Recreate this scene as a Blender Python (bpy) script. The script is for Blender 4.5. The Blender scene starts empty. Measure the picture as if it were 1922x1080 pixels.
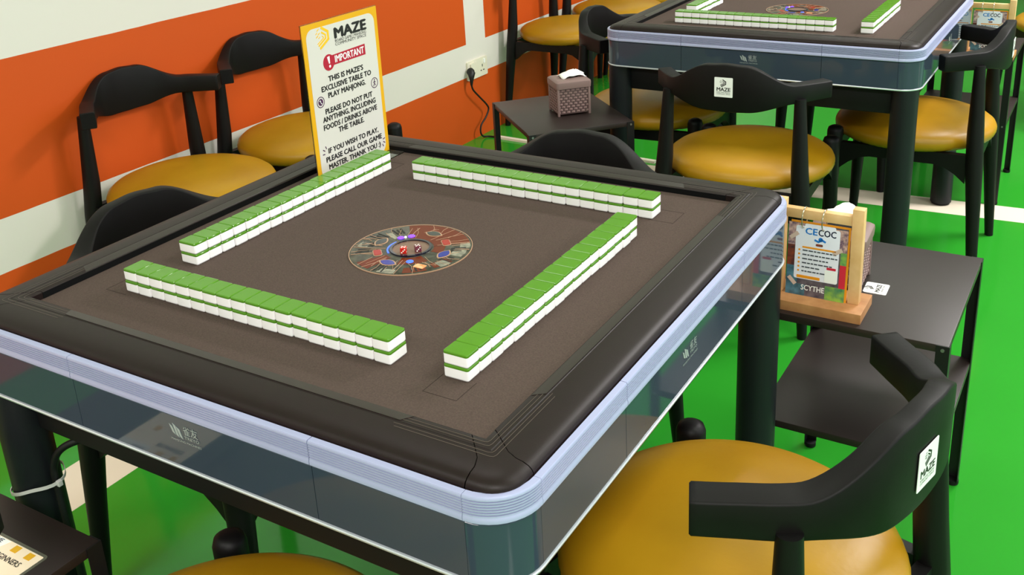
import bpy, bmesh, math, random
from mathutils import Vector, Matrix, Euler
random.seed(7)
PI = math.pi
S = bpy.context.scene
COL = S.collection

# ------------------------------------------------------------------ camera
FZ = 0.834                                    # height of the playing felt above the floor
cam_d = bpy.data.cameras.new('camera')
cam = bpy.data.objects.new('camera', cam_d)
COL.objects.link(cam)
cam.location = (1.01703, -1.26834, 0.70141 + FZ)
cam.rotation_mode = 'XYZ'
cam.rotation_euler = (1.229267, 0.047620, 0.534858)
cam_d.sensor_fit = 'HORIZONTAL'
cam_d.sensor_width = 36.0
cam_d.lens = 36.0 * 1896.42 / 1922.0
cam_d.shift_x = -0.010879
cam_d.shift_y = -0.111206
cam_d.clip_start = 0.02
S.camera = cam

# ------------------------------------------------------------------ world, lights, exposure
w = bpy.data.worlds.new('world')
S.world = w
w.use_nodes = True
w.node_tree.nodes['Background'].inputs[0].default_value = (0.80, 0.88, 1.0, 1)
w.node_tree.nodes['Background'].inputs[1].default_value = 1.8
S.view_settings.view_transform = 'Standard'
S.view_settings.look = 'None'
S.view_settings.gamma = 1.0
S.view_settings.use_curve_mapping = False
S.view_settings.exposure = 0.12
CEIL = 2.95
def area(name, loc, sx, sy, power, col=(1, 0.935, 0.945)):
    d = bpy.data.lights.new(name, 'AREA')
    d.shape = 'RECTANGLE'
    d.size, d.size_y = sx, sy
    d.energy = power
    d.color = col
    o = bpy.data.objects.new(name, d)
    COL.objects.link(o)
    o.location = loc
    return o
for (lx, ly, p) in ((-0.4, 0.4, 12), (-0.4, 3.1, 10), (-0.4, 5.8, 18),
                    (1.7, 0.4, 24), (1.7, 3.1, 130), (1.7, 5.8, 34),
                    (3.8, 0.4, 50), (3.8, 3.1, 60), (-0.4, -2.6, 40), (1.7, -2.6, 80), (3.8, -2.6, 55)):
    area('ceiling_lamp', (lx, ly, CEIL - 0.03), 1.2, 0.6, p)

# ------------------------------------------------------------------ materials
MATS = {}
def lin(c):
    return tuple(((v / 255.0) / 12.92 if v / 255.0 <= 0.04045 else ((v / 255.0 + 0.055) / 1.055) ** 2.4) for v in c)
def mat(name, rgb, rough=0.5, metal=0.0, spec=0.5, var=0.0, vscale=30.0, bump=0.0, bscale=200.0, coat=0.0, coat_rough=0.1,
        rgb2=None, emit=None, estr=0.0, trans=0.0, ior=1.45, sheen=0.0, detail=3.0, sub=0.0):
    m = bpy.data.materials.new(name)
    m.use_nodes = True
    nt = m.node_tree
    b = nt.nodes['Principled BSDF']
    c = lin(rgb)
    b.inputs['Base Color'].default_value = (*c, 1)
    b.inputs['Roughness'].default_value = rough
    b.inputs['Metallic'].default_value = metal
    b.inputs['Specular IOR Level'].default_value = spec
    b.inputs['Coat Weight'].default_value = coat
    b.inputs['Coat Roughness'].default_value = coat_rough
    b.inputs['Transmission Weight'].default_value = trans
    b.inputs['IOR'].default_value = ior
    b.inputs['Sheen Weight'].default_value = sheen
    if emit:
        b.inputs['Emission Color'].default_value = (*lin(emit), 1)
        b.inputs['Emission Strength'].default_value = estr
    tc = nt.nodes.new('ShaderNodeTexCoord')
    if var > 0 or rgb2:
        n = nt.nodes.new('ShaderNodeTexNoise')
        n.inputs['Scale'].default_value = vscale
        n.inputs['Detail'].default_value = detail
        nt.links.new(tc.outputs['Object'], n.inputs['Vector'])
        mx = nt.nodes.new('ShaderNodeMix')
        mx.data_type = 'RGBA'
        c2 = lin(rgb2) if rgb2 else tuple(max(0.0, v * (1 - var)) for v in c)
        c1 = c if rgb2 else tuple(min(1.0, v * (1 + var)) for v in c)
        mx.inputs[6].default_value = (*c1, 1)
        mx.inputs[7].default_value = (*c2, 1)
        mr = nt.nodes.new('ShaderNodeMapRange')
        mr.inputs[1].default_value = 0.3
        mr.inputs[2].default_value = 0.7
        nt.links.new(n.outputs['Fac'], mr.inputs[0])
        nt.links.new(mr.outputs[0], mx.inputs[0])
        nt.links.new(mx.outputs[2], b.inputs['Base Color'])
    if bump > 0:
        n2 = nt.nodes.new('ShaderNodeTexNoise')
        n2.inputs['Scale'].default_value = bscale
        n2.inputs['Detail'].default_value = 4.0
        nt.links.new(tc.outputs['Object'], n2.inputs['Vector'])
        bp = nt.nodes.new('ShaderNodeBump')
        bp.inputs['Strength'].default_value = bump
        bp.inputs['Distance'].default_value = 0.002
        nt.links.new(n2.outputs['Fac'], bp.inputs['Height'])
        nt.links.new(bp.outputs['Normal'], b.inputs['Normal'])
    MATS[name] = m
    return m
mat('felt', (80, 67, 61), rough=0.95, spec=0.15, var=0.14, vscale=420, bump=0.25, bscale=900)
mat('felt_seam', (54, 45, 41), rough=0.95, spec=0.1)
mat('rim', (30, 20, 19), rough=0.42, spec=0.26, var=0.08, vscale=60, bump=0.05, bscale=700)
mat('rim_lip_lit', (42, 34, 31), rough=0.34, spec=0.45, bump=0.04, bscale=700)  # lighter than the rim to carry the light on the lip
mat('rim_line', (84, 72, 64), rough=0.4)
mat('slot', (6, 6, 7), rough=0.6, spec=0.2)
mat('silver', (168, 172, 206), rough=0.32, metal=0.1, spec=0.5)
mat('silver_edge', (222, 226, 234), rough=0.25, metal=0.4)
mat('panel', (56, 67, 80), rough=0.055, spec=0.42)
mat('black_under', (14, 14, 15), rough=0.6, spec=0.3)
mat('leg_black', (22, 25, 28), rough=0.45, spec=0.32, bump=0.03, bscale=800)
mat('wood_black', (16, 13, 13), rough=0.52, spec=0.22, var=0.12, vscale=14, bump=0.06, bscale=160)
mat('wood_black2', (14, 12, 12), rough=0.48, spec=0.25, bump=0.05, bscale=160)
mat('leather', (174, 130, 18), rough=0.38, spec=0.42, rgb2=(158, 112, 10), vscale=5.0, bump=0.14, bscale=75)
mat('tile_white', (250, 246, 246), rough=0.22, spec=0.5)
mat('tile_green', (82, 134, 30), rough=0.13, spec=0.5, var=0.05, vscale=40)
mat('steel_top', (38, 28, 26), rough=0.42, spec=0.5, bump=0.05, bscale=900)
mat('steel_leg', (20, 20, 21), rough=0.45, spec=0.4)
mat('bolt', (150, 150, 150), rough=0.3, metal=0.8)
mat('sign_yellow', (226, 168, 22), rough=0.35)
mat('sign_white', (214, 209, 201), rough=0.35, var=0.015, vscale=6)
mat('ink', (26, 22, 24), rough=0.5)
mat('sign_red', (176, 20, 52), rough=0.4)
mat('sign_purple', (74, 30, 74), rough=0.45)
mat('white_print', (245, 244, 242), rough=0.45)
mat('logo_yellow', (240, 190, 40), rough=0.4)
mat('acrylic', (240, 250, 248), rough=0.03, trans=1.0, ior=1.3, spec=0.4)
mat('logo_grey', (160, 168, 168), rough=0.35)
mat('pine', (230, 188, 136), rough=0.5, rgb2=(210, 162, 104), vscale=22, bump=0.05, bscale=120)
mat('pine_dark', (190, 138, 88), rough=0.5, rgb2=(160, 108, 64), vscale=26, bump=0.05, bscale=120)
mat('ring_metal', (200, 190, 165), rough=0.2, metal=0.9)
mat('mauve', (128, 104, 100), rough=0.5, spec=0.4)
mat('mauve_weave', (138, 112, 108), rough=0.5, spec=0.4)
mat('mauve_gap', (84, 64, 62), rough=0.6)
mat('tissue', (248, 246, 242), rough=0.9, spec=0.1)
mat('socket', (228, 222, 202), rough=0.4)
mat('plug', (12, 12, 13), rough=0.45)
mat('cable_black', (12, 12, 13), rough=0.5)
mat('trunk', (224, 218, 200), rough=0.5)
mat('zip', (205, 205, 200), rough=0.4)
mat('page_white', (234, 232, 246), rough=0.4)
mat('blue_print', (30, 120, 205), rough=0.4)
mat('navy_print', (22, 30, 60), rough=0.4)
mat('orange_print', (236, 150, 30), rough=0.4)
mat('grey_print', (70, 74, 84), rough=0.5)
mat('red_print', (206, 40, 62), rough=0.4)
mat('tape', (206, 178, 165), rough=0.6)
mat('green_print', (150, 190, 70), rough=0.4, rgb2=(60, 120, 90), vscale=60)
mat('sky_print', (90, 140, 160), rough=0.4, rgb2=(40, 60, 70), vscale=50)
mat('dark_print', (60, 54, 66), rough=0.4, rgb2=(120, 108, 116), vscale=60)
mat('brown_print', (150, 70, 40), rough=0.4, rgb2=(60, 40, 46), vscale=70)
mat('comic_print', (84, 60, 90), rough=0.4, rgb2=(210, 170, 160), vscale=150)
mat('paper_cream', (248, 226, 200), rough=0.5)
mat('laminate_edge', (86, 84, 72), rough=0.25)
mat('disc_base', (84, 84, 74), rough=0.2, spec=0.22, rgb2=(52, 50, 43), vscale=70)
mat('disc_brown', (98, 36, 10), rough=0.2, spec=0.2)
mat('disc_line', (176, 138, 112), rough=0.25)
mat('disc_pale', (150, 146, 128), rough=0.2, rgb2=(96, 96, 84), vscale=90)
mat('gem_dark', (52, 56, 54), rough=0.12)
mat('gem_blue', (20, 32, 110), rough=0.1, emit=(40, 80, 255), estr=0.10)
mat('gem_red', (140, 26, 16), rough=0.1, emit=(200, 20, 10), estr=0.15)
mat('led_purple', (120, 70, 255), rough=0.2, emit=(110, 50, 255), estr=1.2)
mat('led_white', (255, 255, 255), rough=0.2, emit=(255, 255, 255), estr=2.0)
mat('gem_orange', (226, 130, 70), rough=0.2, rgb2=(250, 190, 140), vscale=120)
mat('dome_plate', (120, 92, 78), rough=0.25)
mat('dome_ring', (24, 22, 40), rough=0.08, coat=0.5)
mat('dome_blue', (70, 110, 230), rough=0.2, emit=(70, 110, 255), estr=0.5)
mat('dome_glass', (250, 252, 255), rough=0.02, trans=1.0, ior=1.15, spec=0.3)
mat('die_red', (200, 36, 30), rough=0.15)
mat('die_dark', (112, 48, 64), rough=0.15)
mat('pip', (255, 248, 240), rough=0.3)

def M(n): return MATS[n]

# glossy green floor: epoxy paint with faint cloudiness
def floor_material(name, rgb, rgb2, rough=0.12):
    m = bpy.data.materials.new(name)
    m.use_nodes = True
    nt = m.node_tree
    b = nt.nodes['Principled BSDF']
    tc = nt.nodes.new('ShaderNodeTexCoord')
    n = nt.nodes.new('ShaderNodeTexNoise')
    n.inputs['Scale'].default_value = 1.7
    n.inputs['Detail'].default_value = 5
    nt.links.new(tc.outputs['Object'], n.inputs['Vector'])
    mx = nt.nodes.new('ShaderNodeMix')
    mx.data_type = 'RGBA'
    mx.inputs[6].default_value = (*lin(rgb), 1)
    mx.inputs[7].default_value = (*lin(rgb2), 1)
    nt.links.new(n.outputs['Fac'], mx.inputs[0])
    nt.links.new(mx.outputs[2], b.inputs['Base Color'])
    b.inputs['Roughness'].default_value = rough
    b.inputs['Specular IOR Level'].default_value = 0.38
    n2 = nt.nodes.new('ShaderNodeTexNoise')
    n2.inputs['Scale'].default_value = 9
    nt.links.new(tc.outputs['Object'], n2.inputs['Vector'])
    bp = nt.nodes.new('ShaderNodeBump')
    bp.inputs['Strength'].default_value = 0.05
    bp.inputs['Distance'].default_value = 0.01
    nt.links.new(n2.outputs['Fac'], bp.inputs['Height'])
    nt.links.new(bp.outputs['Normal'], b.inputs['Normal'])
    MATS[name] = m
    return m
floor_material('floor_green', (46, 150, 42), (38, 138, 36), 0.11)
floor_material('floor_white', (232, 220, 200), (222, 208, 188), 0.2)

# striped wall paint: procedural, by height and by place along the wall
def wall_material():
    m = bpy.data.materials.new('wall_paint')
    m.use_nodes = True
    nt = m.node_tree
    b = nt.nodes['Principled BSDF']
    b.inputs['Roughness'].default_value = 0.55
    b.inputs['Specular IOR Level'].default_value = 0.3
    g = nt.nodes.new('ShaderNodeNewGeometry')
    sp = nt.nodes.new('ShaderNodeSeparateXYZ')
    nt.links.new(g.outputs['Position'], sp.inputs[0])
    def math_(op, a, bb):
        n = nt.nodes.new('ShaderNodeMath')
        n.operation = op
        for i, v in enumerate((a, bb)):
            if isinstance(v, (int, float)): n.inputs[i].default_value = v
            else: nt.links.new(v, n.inputs[i])
        return n.outputs[0]
    wob = nt.nodes.new('ShaderNodeTexNoise')
    wob.inputs['Scale'].default_value = 6
    nt.links.new(g.outputs['Position'], wob.inputs['Vector'])
    wv = math_('MULTIPLY', math_('SUBTRACT', wob.outputs['Fac'], 0.5), 0.004)
    z = math_('ADD', sp.outputs['Z'], wv)
    y = math_('ADD', sp.outputs['Y'], wv)
    low = math_('LESS_THAN', z, 0.326)
    mid = math_('MULTIPLY', math_('GREATER_THAN', z, 0.489), math_('LESS_THAN', z, 0.945))
    col = math_('MULTIPLY', math_('GREATER_THAN', y, 2.752), math_('LESS_THAN', y, 2.926))
    upper = math_('MULTIPLY', mid, math_('SUBTRACT', 1.0, col))
    fac = math_('MAXIMUM', low, upper)
    mx = nt.nodes.new('ShaderNodeMix')
    mx.data_type = 'RGBA'
    mx.inputs[6].default_value = (*lin((224, 219, 210)), 1)
    mx.inputs[7].default_value = (*lin((204, 80, 17)), 1)
    nt.links.new(fac, mx.inputs[0])
    nt.links.new(mx.outputs[2], b.inputs['Base Color'])
    n2 = nt.nodes.new('ShaderNodeTexNoise')
    n2.inputs['Scale'].default_value = 40
    nt.links.new(g.outputs['Position'], n2.inputs['Vector'])
    bp = nt.nodes.new('ShaderNodeBump')
    bp.inputs['Strength'].default_value = 0.06
    bp.inputs['Distance'].default_value = 0.004
    nt.links.new(n2.outputs['Fac'], bp.inputs['Height'])
    nt.links.new(bp.outputs['Normal'], b.inputs['Normal'])
    MATS['wall_paint'] = m
wall_material()
mat('plain_wall', (226, 224, 212), rough=0.6, spec=0.2)
mat('taupe_wall', (124, 114, 104), rough=0.6, spec=0.2)
mat('ceiling_white', (236, 235, 230), rough=0.8, spec=0.1)

# ------------------------------------------------------------------ object helpers
def link(o, parent=None):
    COL.objects.link(o)
    if parent is not None: o.parent = parent
    return o
def finish(me, m, smooth=True, angle=35):
    if m is not None:
        me.materials.append(M(m) if isinstance(m, str) else m)
    if smooth and len(me.polygons):
        me.polygons.foreach_set('use_smooth', [True] * len(me.polygons))
        me.set_sharp_from_angle(angle=math.radians(angle))
    me.update()
    return me
def obj_bm(name, bm, m, parent=None, smooth=True, angle=35):
    bmesh.ops.recalc_face_normals(bm, faces=bm.faces)
    me = bpy.data.meshes.new(name)
    bm.to_mesh(me)
    bm.free()
    return link(bpy.data.objects.new(name, finish(me, m, smooth, angle)), parent)
def obj_py(name, verts, faces, m, parent=None, smooth=True, angle=35):
    bm = bmesh.new()
    vs = [bm.verts.new(v) for v in verts]
    for f in faces:
        try: bm.faces.new([vs[i] for i in f])
        except ValueError: pass
    return obj_bm(name, bm, m, parent, smooth, angle)
def obj_me(name, me, parent=None):
    return link(bpy.data.objects.new(name, me), parent)
def thing(name, label, cat, loc=(0, 0, 0), rz=0.0, group=None):
    o = bpy.data.objects.new(name, None)
    o.empty_display_size = 0.05
    link(o)
    o.location = loc
    o.rotation_euler = (0, 0, rz)
    tag(o, label, cat, group)
    return o
def tag(o, label, cat=None, group=None):
    o['label'] = label
    if cat: o['category'] = cat
    if group: o['group'] = group
    return o
def structure(o):
    o['kind'] = 'structure'
    return o
def copy_tree(o, parent=None):
    c = o.copy()
    COL.objects.link(c)
    c.parent = parent
    for ch in list(o.children):
        copy_tree(ch, c)
    return c
def box_bm(bm, x0, x1, y0, y1, z0, z1, bev=0.0, seg=2):
    r = bmesh.ops.create_cube(bm, size=1.0)
    vs = r['verts']
    for v in vs:
        v.co = Vector(((x0 + x1) / 2 + v.co.x * (x1 - x0), (y0 + y1) / 2 + v.co.y * (y1 - y0), (z0 + z1) / 2 + v.co.z * (z1 - z0)))
    if bev > 0:
        es = list({e for v in vs for e in v.link_edges})
        bmesh.ops.bevel(bm, geom=es, offset=bev, segments=seg, affect='EDGES', profile=0.6)
def box(name, x0, x1, y0, y1, z0, z1, m, parent=None, bev=0.0, seg=2):
    bm = bmesh.new()
    box_bm(bm, x0, x1, y0, y1, z0, z1, bev, seg)
    return obj_bm(name, bm, m, parent)
def loft(bm, rings, closed=True, caps=True):
    L = []
    for r in rings:
        L.append([bm.verts.new(p) for p in r])
    n = len(L[0])
    for a, b in zip(L[:-1], L[1:]):
        rng = range(n) if closed else range(n - 1)
        for i in rng:
            j = (i + 1) % n
            try: bm.faces.new((a[i], a[j], b[j], b[i]))
            except ValueError: pass
    if caps and closed:
        bm.faces.new(list(reversed(L[0])))
        bm.faces.new(L[-1])
    return L
def tube_rings(path, radii, n=14):
    pts = [Vector(p) for p in path]
    rings = []
    up = None
    for i, p in enumerate(pts):
        a = pts[max(0, i - 1)]
        b = pts[min(len(pts) - 1, i + 1)]
        t = (b - a).normalized()
        if up is None:
            up = Vector((0, 0, 1)) if abs(t.z) < 0.9 else Vector((1, 0, 0))
        s = t.cross(up).normalized()
        u = s.cross(t).normalized()
        up = u
        r = radii[i] if isinstance(radii, (list, tuple)) else radii
        rings.append([p + s * (r * math.cos(2 * PI * k / n)) + u * (r * math.sin(2 * PI * k / n)) for k in range(n)])
    return rings
def tube(name, path, radii, m, parent=None, n=14):
    bm = bmesh.new()
    loft(bm, tube_rings(path, radii, n))
    return obj_bm(name, bm, m, parent, angle=50)
def smooth_path(pts, sub=8):
    pts = [Vector(p) for p in pts]
    out = []
    for i in range(len(pts) - 1):
        p0 = pts[max(0, i - 1)]; p1 = pts[i]; p2 = pts[i + 1]; p3 = pts[min(len(pts) - 1, i + 2)]
        for k in range(sub):
            t = k / sub
            out.append(0.5 * ((2 * p1) + (p2 - p0) * t + (2 * p0 - 5 * p1 + 4 * p2 - p3) * t * t + (3 * p1 - p0 - 3 * p2 + p3) * t ** 3))
    out.append(pts[-1])
    return out
def lathe(name, prof, m, parent=None, n=40, loc=(0, 0, 0), sx=1.0, sy=1.0):
    bm = bmesh.new()
    rings = []
    for (r, z) in prof:
        if r <= 1e-6: rings.append([(loc[0], loc[1], loc[2] + z)])
        else: rings.append([(loc[0] + sx * r * math.cos(2 * PI * k / n), loc[1] + sy * r * math.sin(2 * PI * k / n), loc[2] + z) for k in range(n)])
    L = [[bm.verts.new(p) for p in r] for r in rings]
    for a, b in zip(L[:-1], L[1:]):
        for i in range(n):
            j = (i + 1) % n
            if len(a) == 1 and len(b) == 1: continue
            if len(a) == 1: bm.faces.new((a[0], b[j], b[i]))
            elif len(b) == 1: bm.faces.new((a[i], a[j], b[0]))
            else: bm.faces.new((a[i], a[j], b[j], b[i]))
    if len(L[0]) > 1: bm.faces.new(list(reversed(L[0])))
    if len(L[-1]) > 1: bm.faces.new(L[-1])
    return obj_bm(name, bm, m, parent, angle=40)
def prism_bm(bm, pts2, z0, z1, f=lambda x, y, z: (x, y, z)):
    a = [bm.verts.new(f(x, y, z0)) for x, y in pts2]
    b = [bm.verts.new(f(x, y, z1)) for x, y in pts2]
    n = len(pts2)
    bm.faces.new(list(reversed(a)))
    bm.faces.new(b)
    for i in range(n):
        j = (i + 1) % n
        bm.faces.new((a[i], a[j], b[j], b[i]))
def rrect(w, h, r, seg=5, cx=0.0, cy=0.0):
    out = []
    for (sx, sy, a0) in ((1, 1, 0), (-1, 1, 90), (-1, -1, 180), (1, -1, 270)):
        for k in range(seg + 1):
            a = math.radians(a0 + 90.0 * k / seg)
            out.append((cx + sx * (w / 2 - r) + r * math.cos(a), cy + sy * (h / 2 - r) + r * math.sin(a)))
    return out
# print: flat pieces laid on a face; plane = matrix whose XY plane is the face, Z points out of it
def plate(name, pts2, m, parent, mtx, z0=0.0, z1=0.0004):
    bm = bmesh.new()
    prism_bm(bm, pts2, z0, z1, lambda x, y, z: mtx @ Vector((x, y, z)))
    return obj_bm(name, bm, m, parent, smooth=False)
def plates(name, polys, m, parent, mtx, z0=0.0, z1=0.0004):
    bm = bmesh.new()
    for p in polys:
        prism_bm(bm, p, z0, z1, lambda x, y, z: mtx @ Vector((x, y, z)))
    return obj_bm(name, bm, m, parent, smooth=False)
def stroke(pts, t):
    """closed outline of an open polyline with thickness t"""
    P = [Vector((x, y)) for x, y in pts]
    Lf, Rt = [], []
    for i, p in enumerate(P):
        d1 = (P[i] - P[i - 1]).normalized() if i > 0 else None
        d2 = (P[i + 1] - P[i]).normalized() if i < len(P) - 1 else None
        if d1 is None: d = d2; k = 1
        elif d2 is None: d = d1; k = 1
        else:
            d = (d1 + d2).normalized()
            k = 1 / max(0.35, d.dot(d2))
        nrm = Vector((-d.y, d.x)) * (t / 2 * k)
        Lf.append((p.x + nrm.x, p.y + nrm.y))
        Rt.append((p.x - nrm.x, p.y - nrm.y))
    return Rt + list(reversed(Lf))
TXT = {}
def text(name, s, size, m, parent, mtx, x=0.0, y=0.0, width=None, bold=0.0, align='CENTER', z=0.0005, shear=0.0, depth=0.0001):
    key = (s, align, shear)
    if key not in TXT:
        cu = bpy.data.curves.new('t', 'FONT')
        cu.body = s
        cu.size = 1.0
        cu.align_x = align
        cu.align_y = 'BOTTOM_BASELINE'
        cu.shear = shear
        cu.resolution_u = 2
        to = bpy.data.objects.new('t', cu)
        COL.objects.link(to)
        dg = bpy.context.evaluated_depsgraph_get()
        dg.update()
        me = bpy.data.meshes.new_from_object(to.evaluated_get(dg))
        bpy.data.objects.remove(to)
        bpy.data.curves.remove(cu)
        TXT[key] = me
    src = TXT[key]
    if bold > 0:                       # heavy weight: overlapping shifted outlines
        nv = len(src.vertices)
        vs, fs = [], []
        for k, (dx, dy) in enumerate(((-1, 0), (1, 0), (0, -0.7), (0, 0.7))):
            vs += [(v.co.x + dx * bold, v.co.y + dy * bold, 0.0) for v in src.vertices]
            fs += [[i + k * nv for i in p_.vertices] for p_ in src.polygons]
        me = bpy.data.meshes.new(name)
        me.from_pydata(vs, [], fs)
    else:
        me = src.copy()
    me.materials.clear()
    xs = [v.co.x for v in src.vertices] or [0, 1]
    wd = max(xs) - min(xs)
    kx = (width / wd) if width else size
    # letters are capped at 0.72 of the font size
    nv = max(1, len(src.vertices))
    for v in me.vertices:
        v.co = mtx @ Vector((x + v.co.x * kx, y + v.co.y * size, z + 0.00003 * (v.index // nv)))
    me.materials.append(M(m))
    me.name = name
    return obj_me(name, me, parent)
def frame_x(loc):   # face looking towards +X, text runs along +Y
    return Matrix.Translation(loc) @ Euler((PI / 2, 0, PI / 2)).to_matrix().to_4x4()
def frame_ny(loc):  # face looking towards -Y, text runs along +X
    return Matrix.Translation(loc) @ Euler((PI / 2, 0, 0)).to_matrix().to_4x4()
def flat(loc, a=0.0):
    return Matrix.Translation(loc) @ Matrix.Rotation(a, 4, 'Z')
def circle2(r, n=24, cx=0, cy=0, a0=0.0, a1=2 * PI):
    full = abs(a1 - a0 - 2 * PI) < 1e-6
    m_ = n if full else n + 1
    return [(cx + r * math.cos(a0 + (a1 - a0) * k / n), cy + r * math.sin(a0 + (a1 - a0) * k / n)) for k in range(m_)]
def ring_bm(bm, r0, r1, z0, z1, n=48, f=lambda x, y, z: (x, y, z)):
    L = []
    for (r, z) in ((r0, z0), (r1, z0), (r1, z1), (r0, z1)):
        L.append([bm.verts.new(f(r * math.cos(2 * PI * k / n), r * math.sin(2 * PI * k / n), z)) for k in range(n)])
    for a in range(4):
        A, B = L[a], L[(a + 1) % 4]
        for i in range(n):
            j = (i + 1) % n
            bm.faces.new((A[i], A[j], B[j], B[i]))

# chevron emblem of the game space: three nested bent bars and a scatter of small squares (unit box)
def emblem_polys():
    bars = [stroke([(0.38, 0.93), (0.83, 0.66), (0.83, 0.30), (0.20, -0.06)], 0.13),
            stroke([(0.38, 0.70), (0.65, 0.54), (0.65, 0.38), (0.12, 0.08)], 0.09),
            stroke([(0.40, 0.52), (0.50, 0.46), (0.50, 0.41), (0.06, 0.18)], 0.05)]
    dots = []
    for (x, y, s) in ((0.16, 0.80, 0.07), (0.05, 0.66, 0.06), (0.22, 0.62, 0.07), (0.08, 0.50, 0.07), (0.22, 0.44, 0.06)):
        dots.append([(x - s, y - s * 0.4), (x + s, y + s * 0.7), (x + s, y + s * 1.4), (x - s, y + s * 0.5)][::1])
    return bars, dots
def emblem(name, parent, mtx, x, y, s, m, z0=0.0004, z1=0.0007):
    bars, dots = emblem_polys()
    polys = [[(x + px * s, y + py * s) for px, py in p] for p in bars + dots]
    return plates(name, polys, m, parent, mtx, z0, z1)

# ================================================================== THE SETTING
XW = -1.748
fl = structure(box('floor', XW - 0.2, 6.0, -5.0, 9.0, -0.1, 0.0, 'floor_green'))
tag(fl, 'glossy bright green painted floor with white court lines')
def floor_line(pts):
    bm = bmesh.new()
    prism_bm(bm, pts, -0.002, 0.0006)
    o = obj_bm('floor_line', bm, 'floor_white', fl, smooth=False)
    o['label'] = 'white painted line'
floor_line([(-1.187, -4.9), (-1.02, -4.9), (-1.02, 8.9), (-1.187, 8.9)])
floor_line([(-1.02, 2.575), (5.9, 2.98), (5.9, 3.135), (-1.02, 2.728)])
wl = structure(box('wall_left', XW - 0.2, XW, -5.0, 9.0, 0.0, CEIL, 'wall_paint'))
tag(wl, 'cream wall painted with bold orange bands')
wb = structure(box('wall_back', XW, 6.0, 9.0, 9.2, 0.0, CEIL, 'taupe_wall'))  # unseen invented wall, toned dark so the floor reflects less white
tag(wb, 'unseen far wall, invented dark taupe to mute floor reflections')
wf = structure(box('wall_front', XW, 6.0, -5.2, -5.0, 0.0, CEIL, 'plain_wall'))
tag(wf, 'plain cream wall behind the viewer')
# right-hand side of the room is open to daylight above a low parapet
wr = structure(box('wall_right', 6.0, 6.2, -5.0, 9.0, 0.0, 0.9, 'plain_wall'))
tag(wr, 'low parapet below the daylight side of the room')
ce = structure(box('ceiling', XW, 6.0, -5.0, 9.0, CEIL, CEIL + 0.1, 'ceiling_white'))
tag(ce, 'flat white ceiling above the game tables')

# ================================================================== MAHJONG TABLE
def rot90(p, k):
    x, y, z = p
    for _ in range(k): x, y = -y, x
    return (x, y, z)
def piece_side(name, prof, t0, t1, k, m, parent, tfun=None):
    """profile (d, z) swept along one side from t0 to t1; tfun(d, t) may skew the ends"""
    bm = bmesh.new()
    rings = []
    for t in (t0, t1):
        rings.append([rot90(((tfun(d, t) if tfun else t), -d, z), k) for d, z in prof])
    loft(bm, rings)
    return obj_bm(name, bm, m, parent, angle=40)
def piece_corner(name, prof, c, k, m, parent, a=None, n=10, eps=0.0):
    bm = bmesh.new()
    rings = []
    def st(fun): rings.append([rot90((*fun(d), z), k) for d, z in prof])
    if a is not None: st(lambda d: (a(d) + eps, -d))
    for i in range(n + 1):
        th = (PI / 2) * i / n
        if a is None and eps and i in (0, n):
            pass
        st(lambda d: (c + (d - c) * math.sin(th), -(c + (d - c) * math.cos(th))) if d > c else (d, -d))
    if a is not None: st(lambda d: (d, -(a(d) + eps)))
    loft(bm, rings)
    bmesh.ops.remove_doubles(bm, verts=bm.verts, dist=1e-6)
    return obj_bm(name, bm, m, parent, angle=40)

def logo_table(parent, mtx):
    polys = []
    for i in range(3):
        x = -0.030 + i * 0.0068
        h = (0.012, 0.017, 0.014)[i]
        y0 = (0.0005, -0.002, -0.003)[i]
        polys.append([(x + 0.005, y0), (x + 0.0105, y0 - 0.003), (x + 0.0055, y0 + h - 0.003), (x, y0 + h)])
    o = plates('logo_mark', polys, 'logo_grey', parent, mtx, 0.0, 0.0005)
    text('lettering', '雀友', 0.0155, 'logo_grey', parent, mtx, x=0.011, y=0.0035, width=0.028, align='CENTER', z=0.0006)
    text('lettering', 'TREYO', 0.0068, 'logo_grey', parent, mtx, x=0.012, y=-0.004, width=0.028, bold=0.01, z=0.0006)
    text('lettering', 'MAHJONG MACHINES', 0.0048, 'logo_grey', parent, mtx, x=-0.0005, y=-0.0115, width=0.058, z=0.0006)

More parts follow.
